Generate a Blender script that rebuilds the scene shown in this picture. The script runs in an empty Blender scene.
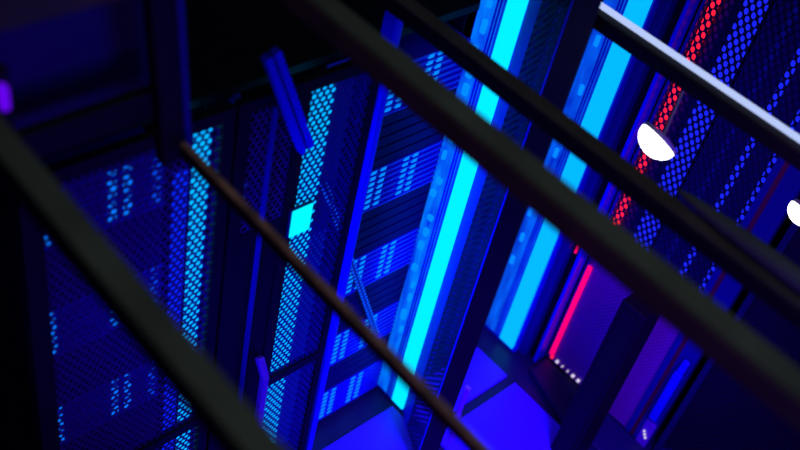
import bpy, bmesh, math, random
from mathutils import Vector, Matrix
random.seed(7)
S = bpy.context.scene
COL = S.collection

# ------------------------------------------------------------------ materials
def nt(m):
    m.use_nodes = True
    return m.node_tree
MATS = {}
def mat(name, col, rough=.5, metal=0., emit=None, es=0., noise=0., scale=20., spec=.5):
    if name in MATS: return MATS[name]
    m = bpy.data.materials.new(name); t = nt(m); b = t.nodes['Principled BSDF']
    b.inputs['Base Color'].default_value = (*col, 1)
    b.inputs['Roughness'].default_value = rough
    b.inputs['Metallic'].default_value = metal
    b.inputs['Specular IOR Level'].default_value = spec
    if emit:
        b.inputs['Emission Color'].default_value = (*emit, 1)
        b.inputs['Emission Strength'].default_value = es
    if noise > 0:
        tc = t.nodes.new('ShaderNodeTexCoord'); n = t.nodes.new('ShaderNodeTexNoise')
        n.inputs['Scale'].default_value = scale; n.inputs['Detail'].default_value = 4
        t.links.new(tc.outputs['Object'], n.inputs['Vector'])
        r = t.nodes.new('ShaderNodeValToRGB')
        r.color_ramp.elements[0].position = .35; r.color_ramp.elements[1].position = .7
        r.color_ramp.elements[0].color = (*[c*(1-noise) for c in col], 1)
        r.color_ramp.elements[1].color = (*[min(1, c*(1+noise)) for c in col], 1)
        t.links.new(n.outputs['Fac'], r.inputs['Fac']); t.links.new(r.outputs['Color'], b.inputs['Base Color'])
        bp = t.nodes.new('ShaderNodeBump'); bp.inputs['Strength'].default_value = .15
        t.links.new(n.outputs['Fac'], bp.inputs['Height']); t.links.new(bp.outputs['Normal'], b.inputs['Normal'])
    MATS[name] = m
    return m

def mesh_mat(name, axis, pu, pv, r, col, stretch=1.0, metal=.3, rough=.45):
    """perforated sheet metal: staggered round/oval holes through the sheet. axis = horizontal axis (0 X, 1 Y)"""
    m = bpy.data.materials.new(name); t = nt(m); N = t.nodes; L = t.links
    b = N['Principled BSDF']
    b.inputs['Base Color'].default_value = (*col, 1); b.inputs['Metallic'].default_value = metal
    b.inputs['Roughness'].default_value = rough
    tc = N.new('ShaderNodeTexCoord'); sp = N.new('ShaderNodeSeparateXYZ'); L.new(tc.outputs['Object'], sp.inputs[0])
    def M(op, a, b_=None, c_=None):
        n = N.new('ShaderNodeMath'); n.operation = op
        for i, v in enumerate((a, b_, c_)):
            if v is None: continue
            if isinstance(v, (int, float)): n.inputs[i].default_value = v
            else: L.new(v, n.inputs[i])
        return n.outputs[0]
    U = M('MULTIPLY', sp.outputs[axis], 1/pu); V = M('MULTIPLY', sp.outputs[2], 1/pv)
    def dist(off):
        u = M('SUBTRACT', M('FRACT', M('ADD', U, 100+off)), .5); v = M('SUBTRACT', M('FRACT', M('ADD', V, 100+off)), .5)
        u = M('MULTIPLY', u, pu); v = M('MULTIPLY', v, pv/stretch)
        return M('SQRT', M('ADD', M('MULTIPLY', u, u), M('MULTIPLY', v, v)))
    d = M('MINIMUM', dist(0), dist(.5))
    hole = M('LESS_THAN', d, r)
    tr = N.new('ShaderNodeBsdfTransparent'); mx = N.new('ShaderNodeMixShader')
    L.new(hole, mx.inputs[0]); L.new(b.outputs[0], mx.inputs[1]); L.new(tr.outputs[0], mx.inputs[2])
    L.new(mx.outputs[0], N['Material Output'].inputs['Surface'])
    return m

def glow(name, col, s, var=None):
    m = bpy.data.materials.new(name); t = nt(m); b = t.nodes['Principled BSDF']
    b.inputs['Base Color'].default_value = (.01, .01, .02, 1)
    b.inputs['Emission Color'].default_value = (*col, 1); b.inputs['Emission Strength'].default_value = s
    if var:   # backlit diffuser with an uneven, streaky glow
        tc = t.nodes.new('ShaderNodeTexCoord'); mp = t.nodes.new('ShaderNodeMapping'); n = t.nodes.new('ShaderNodeTexNoise')
        mp.inputs['Scale'].default_value = (9, 30, 5); n.inputs['Scale'].default_value = 1.; n.inputs['Detail'].default_value = 5
        t.links.new(tc.outputs['Object'], mp.inputs[0]); t.links.new(mp.outputs[0], n.inputs['Vector'])
        r = t.nodes.new('ShaderNodeValToRGB')
        r.color_ramp.elements[0].position = .3; r.color_ramp.elements[1].position = .72
        r.color_ramp.elements[0].color = (*var, 1); r.color_ramp.elements[1].color = (*col, 1)
        t.links.new(n.outputs['Fac'], r.inputs['Fac']); t.links.new(r.outputs['Color'], b.inputs['Emission Color'])
    return m

BLK = mat('black_powder_coat', (.003, .003, .004), .6, spec=.2)
OLIVE = mat('grey_green_steel', (.058, .066, .056), .7, spec=.2, noise=.2, scale=8)
BROWN = mat('brown_grey_steel', (.05, .038, .030), .7, spec=.2, noise=.2, scale=10)
REDGREY = mat('red_grey_lit_steel', (.22, .11, .07), .5, noise=.5, scale=14)  # reddish highlight on the thin beam's top, put into the colour
BLUEP = mat('blue_coated_steel', (.004, .004, .55), .4)
BLUED = mat('deep_blue_steel', (.003, .003, .16), .45)
NAVY = mat('navy_steel', (.003, .003, .05), .5)
GREYP = mat('grey_plastic', (.3, .3, .34), .4)
FLOORM = mat('raised_floor_tile', (.08, .012, .8), .45, noise=.15, scale=3)  # blue light on the tiles is mixed into this colour
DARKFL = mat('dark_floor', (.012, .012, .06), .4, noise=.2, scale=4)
WALLM = mat('dark_blue_wall', (.02, .02, .12), .7, noise=.3, scale=2)
CHASSIS = mat('server_chassis_blue', (.010, .002, .5), .4)
BLANK = mat('blanking_panel_navy', (.003, .001, .08), .6, spec=.08)
VIOLET = mat('violet_grey_plastic', (.2, .05, .4), .4)
WINE = mat('dark_wine_strip', (.10, .006, .02), .5)
CY = glow('cyan_light_diffuser', (0., .68, 1.), 1.35)
CY2 = glow('azure_light_diffuser', (0., .42, 1.), 1.2)
BL1 = glow('streaky_blue_diffuser', (0., .22, 1.), 1.0, var=(0., .03, .75))
BL2 = glow('streaky_deep_blue_diffuser', (0., .14, 1.), .95, var=(0., .02, .6))
LED = glow('blue_status_led', (0., .24, 1.), 1.1)
LEDL = glow('soft_blue_status_led', (0., .19, 1.), 1.35)
LEDD = glow('dim_blue_status_led', (0., .08, 1.), .8)
STRIP = glow('blue_light_bar', (0., .42, 1.), 1.6)
STRIPD = glow('deep_blue_light_bar', (.0, .02, 1.), 1.0)
PURP = glow('violet_indicator', (.15, 0., 1.), .8)
REDL = glow('red_light_bar', (1., .012, .03), 1.3)
REDP = glow('pink_red_light_bar', (1., .0, .12), 1.3)
BLB = glow('blue_backlight_bar', (.01, .02, 1.), .9)
BLBD = glow('dim_blue_glow', (.006, .006, 1.), .13)
WHT = glow('white_lamp_diffuser', (.95, .97, 1.), 5.)
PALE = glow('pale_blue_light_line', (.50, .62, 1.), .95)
DOTW = glow('white_indicator', (.8, .7, 1.), .9)
TAG = glow('cyan_screen', (0., .85, 1.), 1.2)
FAINT = glow('fainter_blue_glow', (.02, .0, 1.), .008)
TRACE = glow('faint_blue_glow', (.004, .0, 1.), .05)
BLBM = glow('medium_blue_glow', (.0, .02, 1.), .4)
MESH_K = mesh_mat('hexagon_perforated_dull_black_sheet', 1, .034, .050, .0117, (.004, .001, .006), stretch=1.3, metal=0)
MESH_P = mesh_mat('perforated_fine_purple_sheet', 1, .022, .028, .0062, (.30, .02, .30), metal=0)
MESH_L = mesh_mat('perforated_violet_blue_sheet', 0, .026, .044, .0092, (.04, .003, .13), stretch=1.05)
MESH_M = mesh_mat('perforated_blue_sheet', 0, .026, .044, .0092, (.006, .003, .16), stretch=1.05)
MESH_D = mesh_mat('perforated_dark_sheet', 0, .03, .038, .0092, (.006, .006, .10))
MESH_E = mesh_mat('perforated_dark_leaf_sheet', 1, .026, .036, .0082, (.006, .006, .10))
MESH_R = mesh_mat('hexagon_perforated_black_sheet', 1, .034, .052, .0108, (.006, .003, .03), stretch=1.35)

# ------------------------------------------------------------------ helpers
def tag(o, label, cat, group=None, kind=None):
    if label: o['label'] = label
    if cat: o['category'] = cat
    if group: o['group'] = group
    if kind: o['kind'] = kind
    return o
def thing(name, loc, label, cat, group=None):
    o = bpy.data.objects.new(name, None); COL.objects.link(o); o.location = loc; o.empty_display_size = .1
    o['_l'] = list(loc); tag(o, label, cat, group); 
    return o
class MB:
    """collects solids in world metres, linked as ONE mesh object"""
    def __init__(s): s.bm = bmesh.new()
    def box(s, x0, x1, y0, y1, z0, z1):
        g = bmesh.ops.create_cube(s.bm, size=1)
        for v in g['verts']:
            v.co = Vector(((x0+x1)/2+v.co.x*(x1-x0), (y0+y1)/2+v.co.y*(y1-y0), (z0+z1)/2+v.co.z*(z1-z0)))
        return s
    def bar(s, a, b, w, h, up=(0, 0, 1)):
        a = Vector(a); b = Vector(b); d = (b-a); l = d.length; d.normalize()
        sx = d.cross(Vector(up)); sx.normalize(); u = sx.cross(d)
        g = bmesh.ops.create_cube(s.bm, size=1)
        for v in g['verts']:
            c = v.co.copy(); v.co = (a+b)/2 + d*c.y*l + sx*c.x*w + u*c.z*h
        return s
    def cyl(s, a, b, r, r2=None, n=16):
        a = Vector(a); b = Vector(b); d = b-a
        M = Matrix.Translation((a+b)/2) @ d.to_track_quat('Z', 'Y').to_matrix().to_4x4()
        bmesh.ops.create_cone(s.bm, cap_ends=True, segments=n, radius1=r, radius2=r if r2 is None else r2, depth=d.length, matrix=M)
        return s
    def prism(s, pts, z0, z1):
        lo = [s.bm.verts.new((x, y, z0)) for x, y in pts]; hi = [s.bm.verts.new((x, y, z1)) for x, y in pts]
        s.bm.faces.new(lo[::-1]); s.bm.faces.new(hi); n = len(pts)
        for i in range(n): s.bm.faces.new((lo[i], lo[(i+1) % n], hi[(i+1) % n], hi[i]))
        bmesh.ops.recalc_face_normals(s.bm, faces=s.bm.faces); return s
    def lathe(s, c, axis, prof, n=32):
        q = Vector(axis).to_track_quat('Z', 'Y'); rings = []
        for r, h in prof:
            rings.append([s.bm.verts.new(Vector(c)+q @ Vector((r*math.cos(2*math.pi*k/n), r*math.sin(2*math.pi*k/n), h))) for k in range(n)])
        for A, B in zip(rings, rings[1:]):
            for k in range(n): s.bm.faces.new((A[k], A[(k+1) % n], B[(k+1) % n], B[k]))
        s.bm.faces.new(rings[0][::-1]); s.bm.faces.new(rings[-1]); bmesh.ops.recalc_face_normals(s.bm, faces=s.bm.faces); return s
    def build(s, name, m, parent=None, bevel=0., smooth=False):
        off = Vector((0, 0, 0)); p = parent
        while p is not None: off += p.location; p = p.parent
        if parent is None:
            xs = [v.co for v in s.bm.verts]
            org = Vector((sum(v.x for v in xs)/len(xs), sum(v.y for v in xs)/len(xs), min(v.z for v in xs)))
        else: org = Vector((0, 0, 0))
        bmesh.ops.translate(s.bm, verts=s.bm.verts, vec=-(off+org))
        me = bpy.data.meshes.new(name); s.bm.to_mesh(me); s.bm.free(); me.materials.append(m)
        if smooth:
            for p_ in me.polygons: p_.use_smooth = True
        o = bpy.data.objects.new(name, me); COL.objects.link(o); o.location = org
        if parent is not None: o.parent = parent
        if bevel:
            b = o.modifiers.new('bevel', 'BEVEL'); b.width = bevel; b.segments = 2; b.limit_method = 'ANGLE'
        return o
def struct(name, mb, m, **k):
    o = mb.build(name, m, **k); o['kind'] = 'structure'; return o

# ------------------------------------------------------------------ camera
R = [(.73481158, -.65392096, .1801092), (.35890725, .60018599, .71481631), (-.57553238, -.4606128, .67572059)]
cd = bpy.data.cameras.new('camera'); cam = bpy.data.objects.new('camera', cd); COL.objects.link(cam)
Mw = Matrix(((R[0][0], R[1][0], R[2][0], 0), (R[0][1], R[1][1], R[2][1], 0), (R[0][2], R[1][2], R[2][2], 4.1), (0, 0, 0, 1)))
cam.matrix_world = Mw
cd.sensor_width = 36; cd.lens = 36*1023.1/800; cd.clip_start = .05; cd.clip_end = 60
cd.dof.use_dof = True; cd.dof.focus_distance = 4.0; cd.dof.aperture_fstop = 1.15
S.camera = cam

# ------------------------------------------------------------------ setting
struct('floor', MB().box(-.6, 5.2, -1.2, 3.4, -.12, -.004), DARKFL)
struct('wall_back', MB().box(-.6, 5.2, 3.3, 3.4, 0, 4.6), WALLM)
struct('wall_right', MB().box(5.1, 5.2, -1.2, 3.3, 0, 4.6), WALLM)
# loose raised floor tiles: blue light mixed into their colour, dark joints between them
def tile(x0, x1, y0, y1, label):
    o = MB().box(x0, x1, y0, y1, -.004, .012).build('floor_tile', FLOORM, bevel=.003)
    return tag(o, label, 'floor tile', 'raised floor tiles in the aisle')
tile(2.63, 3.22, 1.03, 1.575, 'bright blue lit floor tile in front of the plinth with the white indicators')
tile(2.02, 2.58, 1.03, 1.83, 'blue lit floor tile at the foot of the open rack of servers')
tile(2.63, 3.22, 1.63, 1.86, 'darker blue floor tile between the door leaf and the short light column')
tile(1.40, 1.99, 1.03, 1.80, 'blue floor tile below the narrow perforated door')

# ------------------------------------------------------------------ rack row, facing -Y
YF = 1.90
def rack(name, x0, x1, label, top=2.26, posts=BLK, back=BLK):
    r = thing(name, ((x0+x1)/2, 2.3, .02), label, 'server rack', 'racks of the left row')
    f = MB()
    for x in (x0, x1-.03):
        f.box(x, x+.03, 2.62, 2.66, .02, top)
    f.box(x0, x1, YF+.06, 2.66, .02, .05); f.box(x0, x1, YF+.06, 2.66, top-.03, top)
    f.build('rack_frame', posts, r)
    MB().box(x0, x0+.012, YF+.10, 2.62, .05, top-.03).build('side_panel', back, r)
    MB().box(x1-.012, x1, YF+.10, 2.62, .05, top-.03).build('side_panel', back, r)
    MB().box(x0+.03, x1-.03, 2.60, 2.62, .05, top-.03).build('rear_panel', back, r)
    return r
rackL = rack('server_rack', .84, 1.465, 'server rack at the left end with a wide violet blue perforated door')
rackM = rack('server_rack', 1.475, 2.035, 'server rack with a narrow perforated door behind a black door panel')
rackC = rack('server_rack', 2.04, 2.585, 'open server rack with rows of blue lights beside the tall cyan light column')
rackD = rack('server_rack', 2.68, 3.33, 'dark server rack between the two cyan light columns')

# --- front details of the left rack: perforated door
def box(x0, x1, y0, y1, z0, z1): return MB().box(x0, x1, y0, y1, z0, z1)
fr = MB().box(.80, .86, YF-.045, YF-.015, .02, 2.28).box(1.42, 1.462, YF-.045, YF-.015, .02, 2.28)
fr.box(.86, 1.42, YF-.045, YF-.015, 2.235, 2.28).box(.86, 1.42, YF-.045, YF-.015, .02, .07).box(.86, 1.42, YF-.045, YF-.015, .755, .80)
doorL = fr.build('door', BLK, rackL)
box(.86, 1.42, YF-.034, YF-.030, .07, 2.235).build('perforated_sheet', MESH_L, doorL)
# inner light bars standing behind the door
box(1.365, 1.415, YF+.00, YF+.02, .06, 2.24).build('light_bar', STRIP, rackL)
box(1.30, 1.34, YF+.00, YF+.02, .06, 2.05).build('light_bar', STRIPD, rackL)
# --- middle rack
fr = MB().box(1.475, 1.52, YF-.045, YF-.015, .02, 2.28).box(1.70, 1.745, YF-.045, YF-.015, .02, 2.28).box(2.005, 2.032, YF-.045, YF-.015, .02, 2.28)
fr.box(1.52, 1.70, YF-.045, YF-.015, 2.235, 2.28).box(1.745, 2.005, YF-.045, YF-.015, 2.235, 2.28)
fr.box(1.52, 1.70, YF-.045, YF-.015, .02, .07).box(1.745, 2.005, YF-.045, YF-.015, .02, .07).box(1.745, 2.005, YF-.045, YF-.015, .755, .80)
doorM = fr.build('door', BLK, rackM)
box(1.745, 2.005, YF-.034, YF-.030, .07, 2.235).build('perforated_sheet', MESH_M, doorM)
box(1.52, 1.70, YF-.034, YF-.030, 1.72, 2.235).build('perforated_sheet', MESH_L, doorM)
o = box(1.52, 1.70, YF-.040, YF-.020, .07, 1.72).build('solid_panel', BLK, doorM)
box(1.596, 1.610, YF-.058, YF-.040, .35, 2.235).build('edge_strip', BLUED, doorM, bevel=.003)
h = MB().bar((1.675, YF-.095, .08), (1.675, YF-.095, .93), .03, .03, up=(0, 1, 0)).bar((1.675, YF-.095, .925), (1.675, YF-.05, 1.0), .03, .03, up=(0, 1, 0)).bar((1.675, YF-.095, .085), (1.675, YF-.045, .06), .03, .03, up=(0, 1, 0))
h.build('handle', VIOLET, doorM, bevel=.006)
box(1.768, 1.862, YF-.022, YF-.008, .06, 2.235).build('light_bar', STRIP, rackM)
box(1.872, 2.0, YF+.035, YF+.042, .06, 1.45).build('glow_panel', BLBM, rackM)  # added glowing panels, so the narrow door's holes show blue
box(1.872, 2.0, YF+.035, YF+.042, 1.45, 2.235).build('glow_panel', BLBD, rackM)
box(2.038, 2.072, YF-.06, YF-.0, .02, 2.42).build('corner_post', BLUEP, rackC, bevel=.004)
# status screen hung on the door of the middle rack
t = thing('status_screen', (1.768, 1.845, 1.62), 'small glowing cyan square screen on the narrow perforated door', 'screen')
box(1.720, 1.816, 1.842, 1.853, 1.622, 1.756).build('screen_case', NAVY, t, bevel=.002)
box(1.725, 1.811, 1.838, 1.842, 1.628, 1.750).build('screen_face', TAG, t)

# --- server units: louvred front, rows of status lights; blank panels between them
ledm = MB().box(-.013, .013, -.006, 0, -.0085, .0085)
led_proto = ledm.build('status_light', LED)
led_mesh = led_proto.data; bpy.data.objects.remove(led_proto)
led_mesh_d = led_mesh.copy(); led_mesh_d.materials.clear(); led_mesh_d.materials.append(LEDD)
led_mesh_l = led_mesh.copy(); led_mesh_l.materials.clear(); led_mesh_l.materials.append(LEDL)
names = ['topmost', 'second from the top', 'middle', 'second from the bottom', 'lowest']
def server(x0, x1, z0, cols, label, grp, me=None, m=CHASSIS, n=7, dz=.0295):
    yf = YF+.045; zt = z0+.212
    r = thing('server_unit', ((x0+x1)/2, yf+.3, z0), label, 'server', grp)
    box(x0, x1, yf+.012, yf+.55, z0, zt).build('chassis', m, r)
    b = MB()
    for k in range(n+1):
        z = z0+k*dz; b.box(x0, x1, yf, yf+.012, z-.001 if k else z0, z+.010)
    b.build('front_louvre', m, r)
    for c, dim in cols:
        for k in range(n):
            o = bpy.data.objects.new('status_light', led_mesh_d if dim else (me or led_mesh)); COL.objects.link(o)
            o.parent = r; o.location = Vector((c, yf+.003, z0+.019+k*dz))-r.location
    return r
def blank(x0, x1, z0, z1, label, grp):
    yf = YF+.05
    b = MB().box(x0, x1, yf+.010, yf+.03, z0, z1)
    n = max(1, int((z1-z0)/.044))
    for k in range(n): b.box(x0+.004, x1-.004, yf, yf+.010, z0+k*(z1-z0)/n+.004, z0+(k+1)*(z1-z0)/n-.006)
    return tag(b.build('blanking_panel', BLANK), label, 'panel', grp)
zs = [1.905, 1.428, .945, .475, .056]
for i, z in enumerate(zs):
    server(2.075, 2.568, z, [(2.097, 0), (2.205, 0), (2.253, 0), (2.372, 0), (2.42, 0)],
           'blue louvred server unit, %s in the open rack by the cyan column' % names[i], 'servers in the open rack')
    server(.88, 1.29, z, [(.905, 0), (1.115, 0), (1.165, 0), (1.262, 1)],
           'blue louvred server unit, %s behind the left rack door' % names[i], 'servers behind the left perforated door', me=led_mesh_l)
gaps = [(zs[k+1]+.216, zs[k]-.004) for k in range(4)]
bn = ['upper', 'second', 'third', 'lowest']
for i, (a, b_) in enumerate(gaps):
    blank(2.075, 2.568, a, b_, 'dark ribbed blanking panel, %s of four in the open rack' % bn[i], 'blanking panels in the open rack')
    blank(.88, 1.29, a, b_, 'dark ribbed blanking panel, %s of four in the left rack' % bn[i], 'blanking panels in the left rack')
# slanting blue reflection across the row, shaped as ribbed rails
t = thing('diagonal_reflection', (1.56, YF-.075, 2.41), 'slanting blue reflection shaped as ribbed rails left of the narrow perforated door', 'reflection')
A = Vector((1.552, YF-.075, 2.465)); B = Vector((2.35, YF-.075, .66)); D = (B-A).normalized(); U = Vector((0, 0, 1)).cross(Vector((0, 1, 0)))
P = D.cross(Vector((0, 1, 0))).normalized()
Bm = A+D*.46
for s, nm in ((-.030, 'rail'), (0.002, 'rail')):
    b = MB().bar(A+P*s, Bm+P*s, .020, .024, up=(0, 1, 0))
    for k in range(16):
        c = A+P*s+D*(.012+k*.0277); b.cyl(c-Vector((0, .013, 0)), c+Vector((0, .013, 0)), .0135, n=8)
    b.build(nm, BLUEP, t)
t = thing('dotted_reflection', (2.10, YF+.02, 1.30), 'thin slanting dotted reflection shaped as a rail in front of the open rack', 'rail')  # lower run of the slanting reflection, shaped as a dotted rail
Bm = Vector((1.914, YF+.02, 1.747)); B = Vector((2.425, YF+.02, .575)); D = (B-Bm).normalized(); P = D.cross(Vector((0, 1, 0))).normalized()
MB().bar(Bm, B, .024, .012, up=(0, 1, 0)).build('rail_body', BLUED, t)
b = MB()
L_ = (B-Bm).length; n = int(L_/.027)
for s in (-.009, .009):
    for k in range(n):
        c = Bm+D*(k+.5)*.027+P*s+Vector((0, -.008, 0)); b.cyl(c-Vector((0, .003, 0)), c+Vector((0, .003, 0)), .0062, n=8)
b.build('row_of_light_dots', LEDD, t)
# cable bundles with plugs behind the upper mesh
t = thing('cable_bundle', (1.56, YF+.09, 1.7), 'blue cable bundle with pale plugs hanging left of the slanting reflection', 'cable')
pts = [(1.535, YF+.05, 2.22), (1.555, YF+.06, 2.18), (1.60, YF+.09, 2.1), (1.595, YF+.09, 1.95), (1.60, YF+.09, 1.75)]
b = MB()
for p, q in zip(pts, pts[1:]): b.cyl(p, q, .012, n=8)
b.build('cable', BLUED, t)
for k in range(9):
    z = 2.19-k*.055; x = 1.545+random.uniform(-.01, .03)+(2.19-z)*.16
    MB().bar((x-.018, YF+.08, z-.008), (x+.02, YF+.085, z+.012), .016, .018).build('plug', BLUEP, t, bevel=.004)

# ------------------------------------------------------------------ light columns (faces look towards -X)
def column(name, X, y0, y1, zt, label, bright, left, edge):
    """y0 near, y1 far"""
    t = thing(name, (X+.06, (y0+y1)/2, 0), label, 'light column')
    ym = y0+(y1-y0)*.46
    box(X+.012, X+.12, y0-.012, y1+.012, 0, zt).build('housing', edge, t, bevel=.003)
    box(X, X+.012, y0, ym-.012, .03, zt-.03).build('bright_diffuser', bright, t)
    box(X+.004, X+.012, ym+.004, y1, .03, zt-.03).build('streaky_side_panel', left, t)
    b = MB()
    for dy in (.000, .016, .03): b.box(X-.004, X+.011, ym-.008+dy, ym-.003+dy, .03, zt-.03)
    b.build('channel_rail', BLUEP, t)
    return t, ym
tA, ymA = column('light_column', 2.59, 1.777, 1.969, 2.9, 'tall glowing column beside the open rack, cyan on its right half', CY, BL1, BLUEP)
tB, ymB = column('light_column', 3.355, 1.735, 1.965, 2.9, 'glowing cyan and blue column between the dark rack and the red light strip', CY2, BL2, BLUEP)
# small glowing clips standing in for lighter patches on column A's side panel
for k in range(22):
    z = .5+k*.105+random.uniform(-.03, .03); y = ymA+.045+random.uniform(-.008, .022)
    box(2.578, 2.594, y, y+random.uniform(.012, .03), z, z+random.uniform(.02, .06)).build('glow_clip', random.choice([LED, LED, LEDL]), tA, bevel=.002)
for k in range(12):  # the same glowing patches on column B
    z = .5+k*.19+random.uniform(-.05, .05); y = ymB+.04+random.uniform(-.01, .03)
    box(3.343, 3.357, y, y+.018, z, z+.05).build('glow_clip', LEDL, tB, bevel=.002)

# --- open mesh door leaf hinged on column A
def leaf_pt(f, X0=2.585, Y0=1.762, X1=2.45, Y1=1.513): return (X0+(X1-X0)*f, Y0+(Y1-Y0)*f)
t = thing('mesh_door_leaf', (2.57, 1.6, 0), 'dark perforated door leaf standing open beside the tall cyan column', 'door leaf')
def leafbox(mb, f0, f1, th, z0, z1):
    a = leaf_pt(f0); b_ = leaf_pt(f1); mb.prism([(a[0], a[1]), (b_[0], b_[1]), (b_[0]+th, b_[1]), (a[0]+th, a[1])], z0, z1); return mb
leafbox(MB(), .02, .30, .03, .03, 2.9).build('hinge_stile', BLUEP, t)
leafbox(MB(), .30, .95, .006, .03, 2.9).build('perforated_sheet', MESH_E, t)
MB().prism([(2.45, 1.513), (2.522, 1.461), (2.535, 1.482), (2.462, 1.535)], .03, 2.9).build('edge_stile', BLK, t)
leafbox(MB(), .965, .995, -.006, .03, 2.9).build('bright_edge', BLUEP, t)
# dark rack front between the columns: perforated doors
fr = box(2.70, 2.74, YF+.02, YF+.05, .02, 2.28).box(3.0, 3.03, YF+.02, YF+.05, .02, 2.28).box(3.29, 3.325, YF+.02, YF+.05, .02, 2.28).box(2.74, 3.29, YF+.02, YF+.05, .02, .08).box(2.74, 3.29, YF+.02, YF+.05, 2.2, 2.28)
doorD = fr.build('door', NAVY, rackD)
box(2.74, 3.29, YF+.033, YF+.037, .08, 2.2).build('perforated_sheet', MESH_D, doorD)
box(2.78, 3.25, YF+.09, YF+.11, .1, 2.18).build('blue_inner_panel', BLUED, rackD)
box(3.012, 3.02, YF+.008, YF+.02, .05, 2.2).build('edge_strip', BLUEP, doorD)
# tag hanging from the door leaf
t = thing('hanging_tag', (2.62, 1.43, .45), 'crumpled violet plastic tag on the edge of the open door leaf', 'tag')
b = MB().bar((2.545, 1.442, .60), (2.535, 1.44, .42), .035, .008, up=(0, 1, 0)).bar((2.535, 1.44, .425), (2.55, 1.43, .22), .045, .008, up=(0, 1, .2)); b.build('tag_strip', VIOLET, t)
MB().cyl((2.545, 1.455, .61), (2.545, 1.43, .61), .009).build('fixing_bolt', GREYP, t)

# ------------------------------------------------------------------ right rack, face at X = 3.5 looking towards -X
XR = 3.5
rr = thing('server_rack', (3.85, 1.25, 0), 'right hand rack with a hexagon perforated door and a red light strip behind it', 'server rack')
b = box(XR+.10, 4.2, .86, .88, 0, 2.6).box(XR+.10, 4.2, 1.66, 1.68, 0, 2.6).box(XR+.10, 4.2, .88, 1.66, 2.58, 2.6).box(4.18, 4.2, .88, 1.66, 0, 2.58)
b.build('cabinet_shell', BLK, rr)
box(XR-.005, XR+.03, 1.586, 1.60, .03, 2.7).build('door_stile', BLUED, rr)
box(XR-.002, XR+.004, 1.035, 1.585, .86, 2.62).build('perforated_sheet', MESH_R, rr)
box(XR-.002, XR+.004, 1.035, 1.585, .02, .86).build('fine_perforated_sheet', MESH_P, rr)
box(XR-.012, XR+.03, 1.005, 1.035, .02, 2.62).build('door_stile', BLUED, rr)
box(XR-.010, XR+.03, .982, 1.005, .02, 2.62).build('dark_red_strip', WINE, rr)
box(XR+.05, XR+.06, 1.50, 1.53, .9, 2.6).build('blue_light_bar', TRACE, rr)
box(XR-.012, XR+.03, .90, .982, .02, 2.62).build('door_stile', BLUED, rr)
# light bars inside
box(XR+.02, XR+.035, 1.545, 1.578, .90, 2.6).build('red_light_bar', REDL, rr)
box(XR-.012, XR-.004, 1.562, 1.586, .06, .74).build('red_light_bar', REDP, rr)
box(XR+.04, XR+.055, 1.37, 1.46, .95, 2.6).build('blue_light_bar', BLB, rr)
box(XR+.05, XR+.06, 1.165, 1.19, 1.0, 2.6).build('blue_light_bar', BLB, rr)
box(XR+.05, XR+.06, 1.055, 1.075, 1.0, 2.6).build('blue_light_bar', BLB, rr)
box(XR+.06, XR+.065, 1.26, 1.285, 1.0, 2.6).build('blue_light_bar', BLBD, rr)
box(XR+.07, XR+.08, 1.04, 1.36, .2, 2.6).build('inner_panel', TRACE, rr)  # panel gives off a faint blue of its own
box(XR+.07, XR+.08, 1.46, 1.58, .2, 2.6).build('inner_panel', NAVY, rr)
for k in range(6):
    y = 1.565-k*.038
    o = MB().cyl((XR-.012, y, .02+.025), (XR-.002, y, .045), .009 if k not in (2, 3) else .004, n=12).build('indicator', REDL if k == 0 else DOTW, rr)
# blue corner posts between column B and the red strip
def post(y0, y1, X, m, label):
    return tag(box(X, X+.08, y0, y1, 0, 2.75).build('corner_post', m, bevel=.004), label, 'post')
post(1.675, 1.722, 3.40, BLUED, 'dark blue corner post touching the right edge of the second light column')
post(1.635, 1.668, 3.44, BLK, 'black post between the two blue posts beside the red strip')
post(1.610, 1.628, 3.42, BLUEP, 'slim blue post nearest the red light strip')
t = tag(box(3.430, 3.440, 1.645, 1.655, .80, .98).build('red_marker', REDP, bevel=.002), 'short thin red marker light left of the red strip', 'light')
# plinth and duct
t = tag(MB().prism([(3.335, 1.58), (3.24, 1.24), (3.28, .80), (3.47, .80), (3.47, 1.58)], 0, .035).build('rack_plinth', NAVY, bevel=.004), 'dark low plinth at the foot of the right hand rack', 'plinth')
t = thing('cable_duct', (3.16, 1.13, 0), 'dark upright duct standing in the aisle before the right hand rack', 'duct')
b = box(3.07, 3.22, 1.06, 1.19, 0, 1.12); b.build('duct_body', BLK, t, bevel=.006)
box(3.064, 3.07, 1.08, 1.17, .05, 1.08).build('cover_plate', BLK, t, bevel=.003)

# near right rack with a handle
rn = thing('server_rack', (3.9, .4, 0), 'dark rack at the right edge with a long blue door handle', 'server rack')
box(XR+.06, 4.2, .0, .855, 0, 2.45).build('cabinet_body', BLK, rn)
fr = box(XR-.01, XR+.05, .83, .86, .02, 2.42).box(XR-.01, XR+.05, .02, .05, .02, 2.42).box(XR-.01, XR+.05, .05, .83, .02, .1).box(XR-.01, XR+.05, .05, .83, 2.38, 2.42)
doorN = fr.build('door', NAVY, rn)
box(XR, XR+.006, .05, .83, .1, 2.38).build('perforated_sheet', MESH_K, doorN)
box(XR+.03, XR+.035, .05, .83, .1, 2.4).build('blue_inner_panel', FAINT, rn)  # panel gives off a very faint blue of its own
h = MB().bar((XR-.05, .93, .26), (XR-.05, .93, .62), .045, .03, up=(1, 0, 0)).bar((XR-.05, .93, .615), (XR-.03, .93, .70), .035, .024, up=(1, 0, 0)).bar((XR-.05, .93, .28), (XR-.01, .93, .22), .04, .03, up=(1, 0, 0))
h = h.build('door_handle', BLUEP, rr, bevel=.01)
box(XR-.022, XR-.012, .90, .96, .02, .20).build('lock_plate', VIOLET, rr, bevel=.003)
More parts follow.
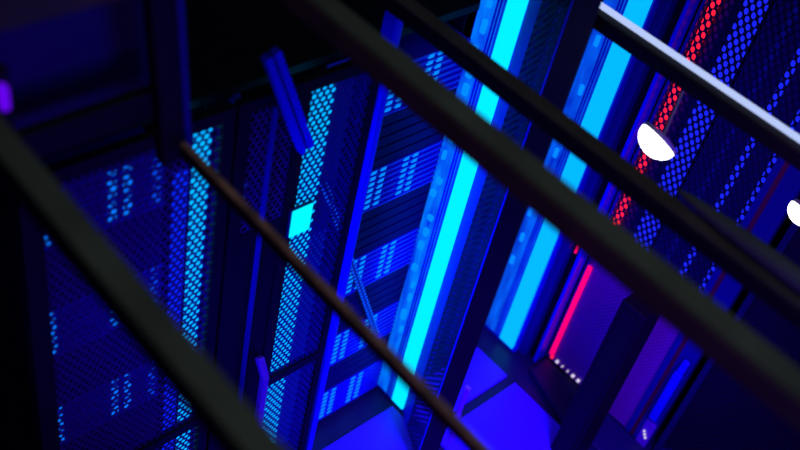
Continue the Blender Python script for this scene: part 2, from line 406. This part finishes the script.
for k in range(3): MB().cyl((XR-.028, .92+.01*k, .09+.016*k), (XR-.02, .92+.01*k, .09+.016*k), .006, n=10).build('indicator', DOTW, rr)

# ------------------------------------------------------------------ overhead steel members, all running along Y
def beam(name, X, z, w, h, y0, y1, m, label, lip=None):
    t = thing(name, (X, y0, z), label, 'beam')
    box(X-w/2, X+w/2, y0, y1, z-h/2, z+h/2).build('beam_body', m, t, bevel=.006)
    if lip: box(X-w/2+.004, X+w/2-.004, y0, y1, z+h/2, z+h/2+.006).build('lit_top', lip, t, bevel=.002)  # lit top face, put on as a plate of lighter colour
    return t
beam('steel_beam', .592, 2.80, .062, .055, -.9, 3.29, BLK, 'black out of focus beam at the lower left crossing the wide perforated door', OLIVE)
beam('steel_beam', 1.08, 2.50, .026, .030, -.9, 1.56, BLK, 'thin black beam with a red grey lit top meeting the slanted post', REDGREY)
beam('steel_beam', 1.438, 2.79, .068, .062, -.9, 3.29, BROWN, 'thick grey green out of focus beam running across the middle of the view', OLIVE)
beam('steel_beam', 1.995, 2.503, .060, .048, -.9, 3.29, BLK, 'dark brown beam right of the thick grey green one', BROWN)
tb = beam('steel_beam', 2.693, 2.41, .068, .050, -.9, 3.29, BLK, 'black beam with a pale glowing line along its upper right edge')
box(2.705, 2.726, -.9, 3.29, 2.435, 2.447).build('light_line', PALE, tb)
# reflection streak on the dark brown beam, shaped as a grey rounded rod
b = MB().lathe((2.02, -.3, 2.555), (0, 1, 0), [(.012, 0), (.026, .03), (.028, .6), (.022, .92), (.012, 1.04), (.004, 1.08)])
tag(b.build('reflection_streak', OLIVE, smooth=True), 'grey reflection streak on the dark brown beam, shaped as a rounded rod', 'rod')
# slanted frame post and header at upper left
t = thing('frame_post', (1.1, 1.6, 2.45), 'black slanted frame post with a thin blue edge at the upper left', 'post')
MB().bar((1.075, 1.60, 2.44), (1.015, 1.60, 3.05), .06, .04, up=(0, 1, 0)).build('post_body', BLK, t, bevel=.004)
MB().bar((1.114, 1.59, 2.44), (1.054, 1.59, 3.05), .016, .03, up=(0, 1, 0)).build('blue_edge', BLUED, t, bevel=.003)
t = tag(MB().bar((.62, 1.62, 2.61), (1.04, 1.62, 2.62), .03, .075).build('header_rail', BLK, bevel=.004), 'black header rail reaching left from the slanted frame post', 'rail')
t = tag(MB().bar((.3, 1.50, 3.05), (1.00, 1.50, 3.06), .05, .09).build('header_rail', BROWN, bevel=.004), 'grey blurred rail across the top left corner', 'rail')
t = tag(box(.66, 1.10, 1.72, 1.75, 2.56, 2.84).build('wall_panel', NAVY, bevel=.01), 'dark blue rectangular panel framed by black rails at upper left', 'panel')
t = thing('indicator_lamp', (.66, 1.6, 2.6), 'small violet blue lamp at the left edge above the thick black beam', 'lamp')
MB().bar((.680, 1.60, 2.74), (.680, 1.60, 2.80), .022, .03, up=(0, 1, 0)).build('lens', PURP, t, bevel=.01)
MB().bar((.680, 1.622, 2.645), (.680, 1.63, 2.82), .05, .03, up=(0, 1, 0)).build('lamp_body', BLK, t, bevel=.005)

# ------------------------------------------------------------------ reflections of overhead lamps, built as glowing domes hung below the beam with the light line
def lamp(c, ax, r, label, hang):
    t = thing('lamp_reflection', c, label, 'lamp', 'white lamp reflections')
    c = Vector(c); ax = Vector(ax).normalized()
    MB().lathe(c, ax, [(r*math.cos(a), r*.8*math.sin(a)) for a in [i*math.pi/2/9 for i in range(9)]]+[(r*.05, r*.8)]).build('diffuser', WHT, t, smooth=True)
    MB().lathe(c-ax*.022, ax, [(r*.5, 0), (r*1.02, .008), (r*1.02, .021)]).build('lamp_rim', GREYP, t)
    MB().cyl(c-ax*.022, Vector(hang), .004, n=8).build('wire', GREYP, t)
lamp((2.485, 1.085, 2.305), (-.62, .10, -.60), .066, 'white lamp reflection beside the red light strip, built as a glowing dome', (2.675, 1.16, 2.386))
lamp((2.985, .725, 2.05), (-.62, .15, -.55), .05, 'white lamp reflection at the right edge of the view, built as a glowing dome', (2.70, .72, 2.386))

# ------------------------------------------------------------------ lights
def area(loc, tgt, size, col, e, sy=None, sp=180):  # unseen lights added out of view to brighten and tint the scene
    l = bpy.data.lights.new('fill_light', 'AREA'); l.energy = e; l.color = col; l.size = size
    l.spread = math.radians(sp)
    if sy: l.shape = 'RECTANGLE'; l.size_y = sy
    o = bpy.data.objects.new('fill_light', l); COL.objects.link(o); o.location = loc
    o.rotation_euler = (Vector(tgt)-Vector(loc)).to_track_quat('-Z', 'Y').to_euler(); return o
area((1.6, -.7, 2.2), (1.9, 1.9, 1.2), 1.0, (.0, .0, 1), 32, 1.6)
area((2.2, .2, 1.9), (2.7, 1.4, .0), .5, (.06, .0, 1), 28, sp=80)
area((.2, -.2, 2.0), (1.1, 1.9, 1.0), .6, (.45, .02, 1), 9)
area((-.3, .8, 2.0), (2.6, 1.7, 1.3), .6, (.0, .0, 1), 16, sp=45)  # added to brighten the hinge stile of the door leaf
area((2.3, .0, 3.0), (3.5, 1.45, .7), .5, (.6, .0, 1), 2.5, sp=60)  # added for the purple on the right rack's lower sheet
area((1.2, .6, 4.8), (1.5, .6, 2.6), 1.5, (.9, 1., .95), 9)
w = bpy.data.worlds.new('world'); S.world = w; w.use_nodes = True
w.node_tree.nodes['Background'].inputs[0].default_value = (.02, .02, 1, 1)
w.node_tree.nodes['Background'].inputs[1].default_value = .008

S.view_settings.view_transform = 'Standard'; S.view_settings.look = 'None'
S.view_settings.exposure = 0; S.view_settings.gamma = 1; S.view_settings.use_curve_mapping = False
S.cycles.transparent_max_bounces = 24
for o in S.objects:
    if '_l' in o: del o['_l']
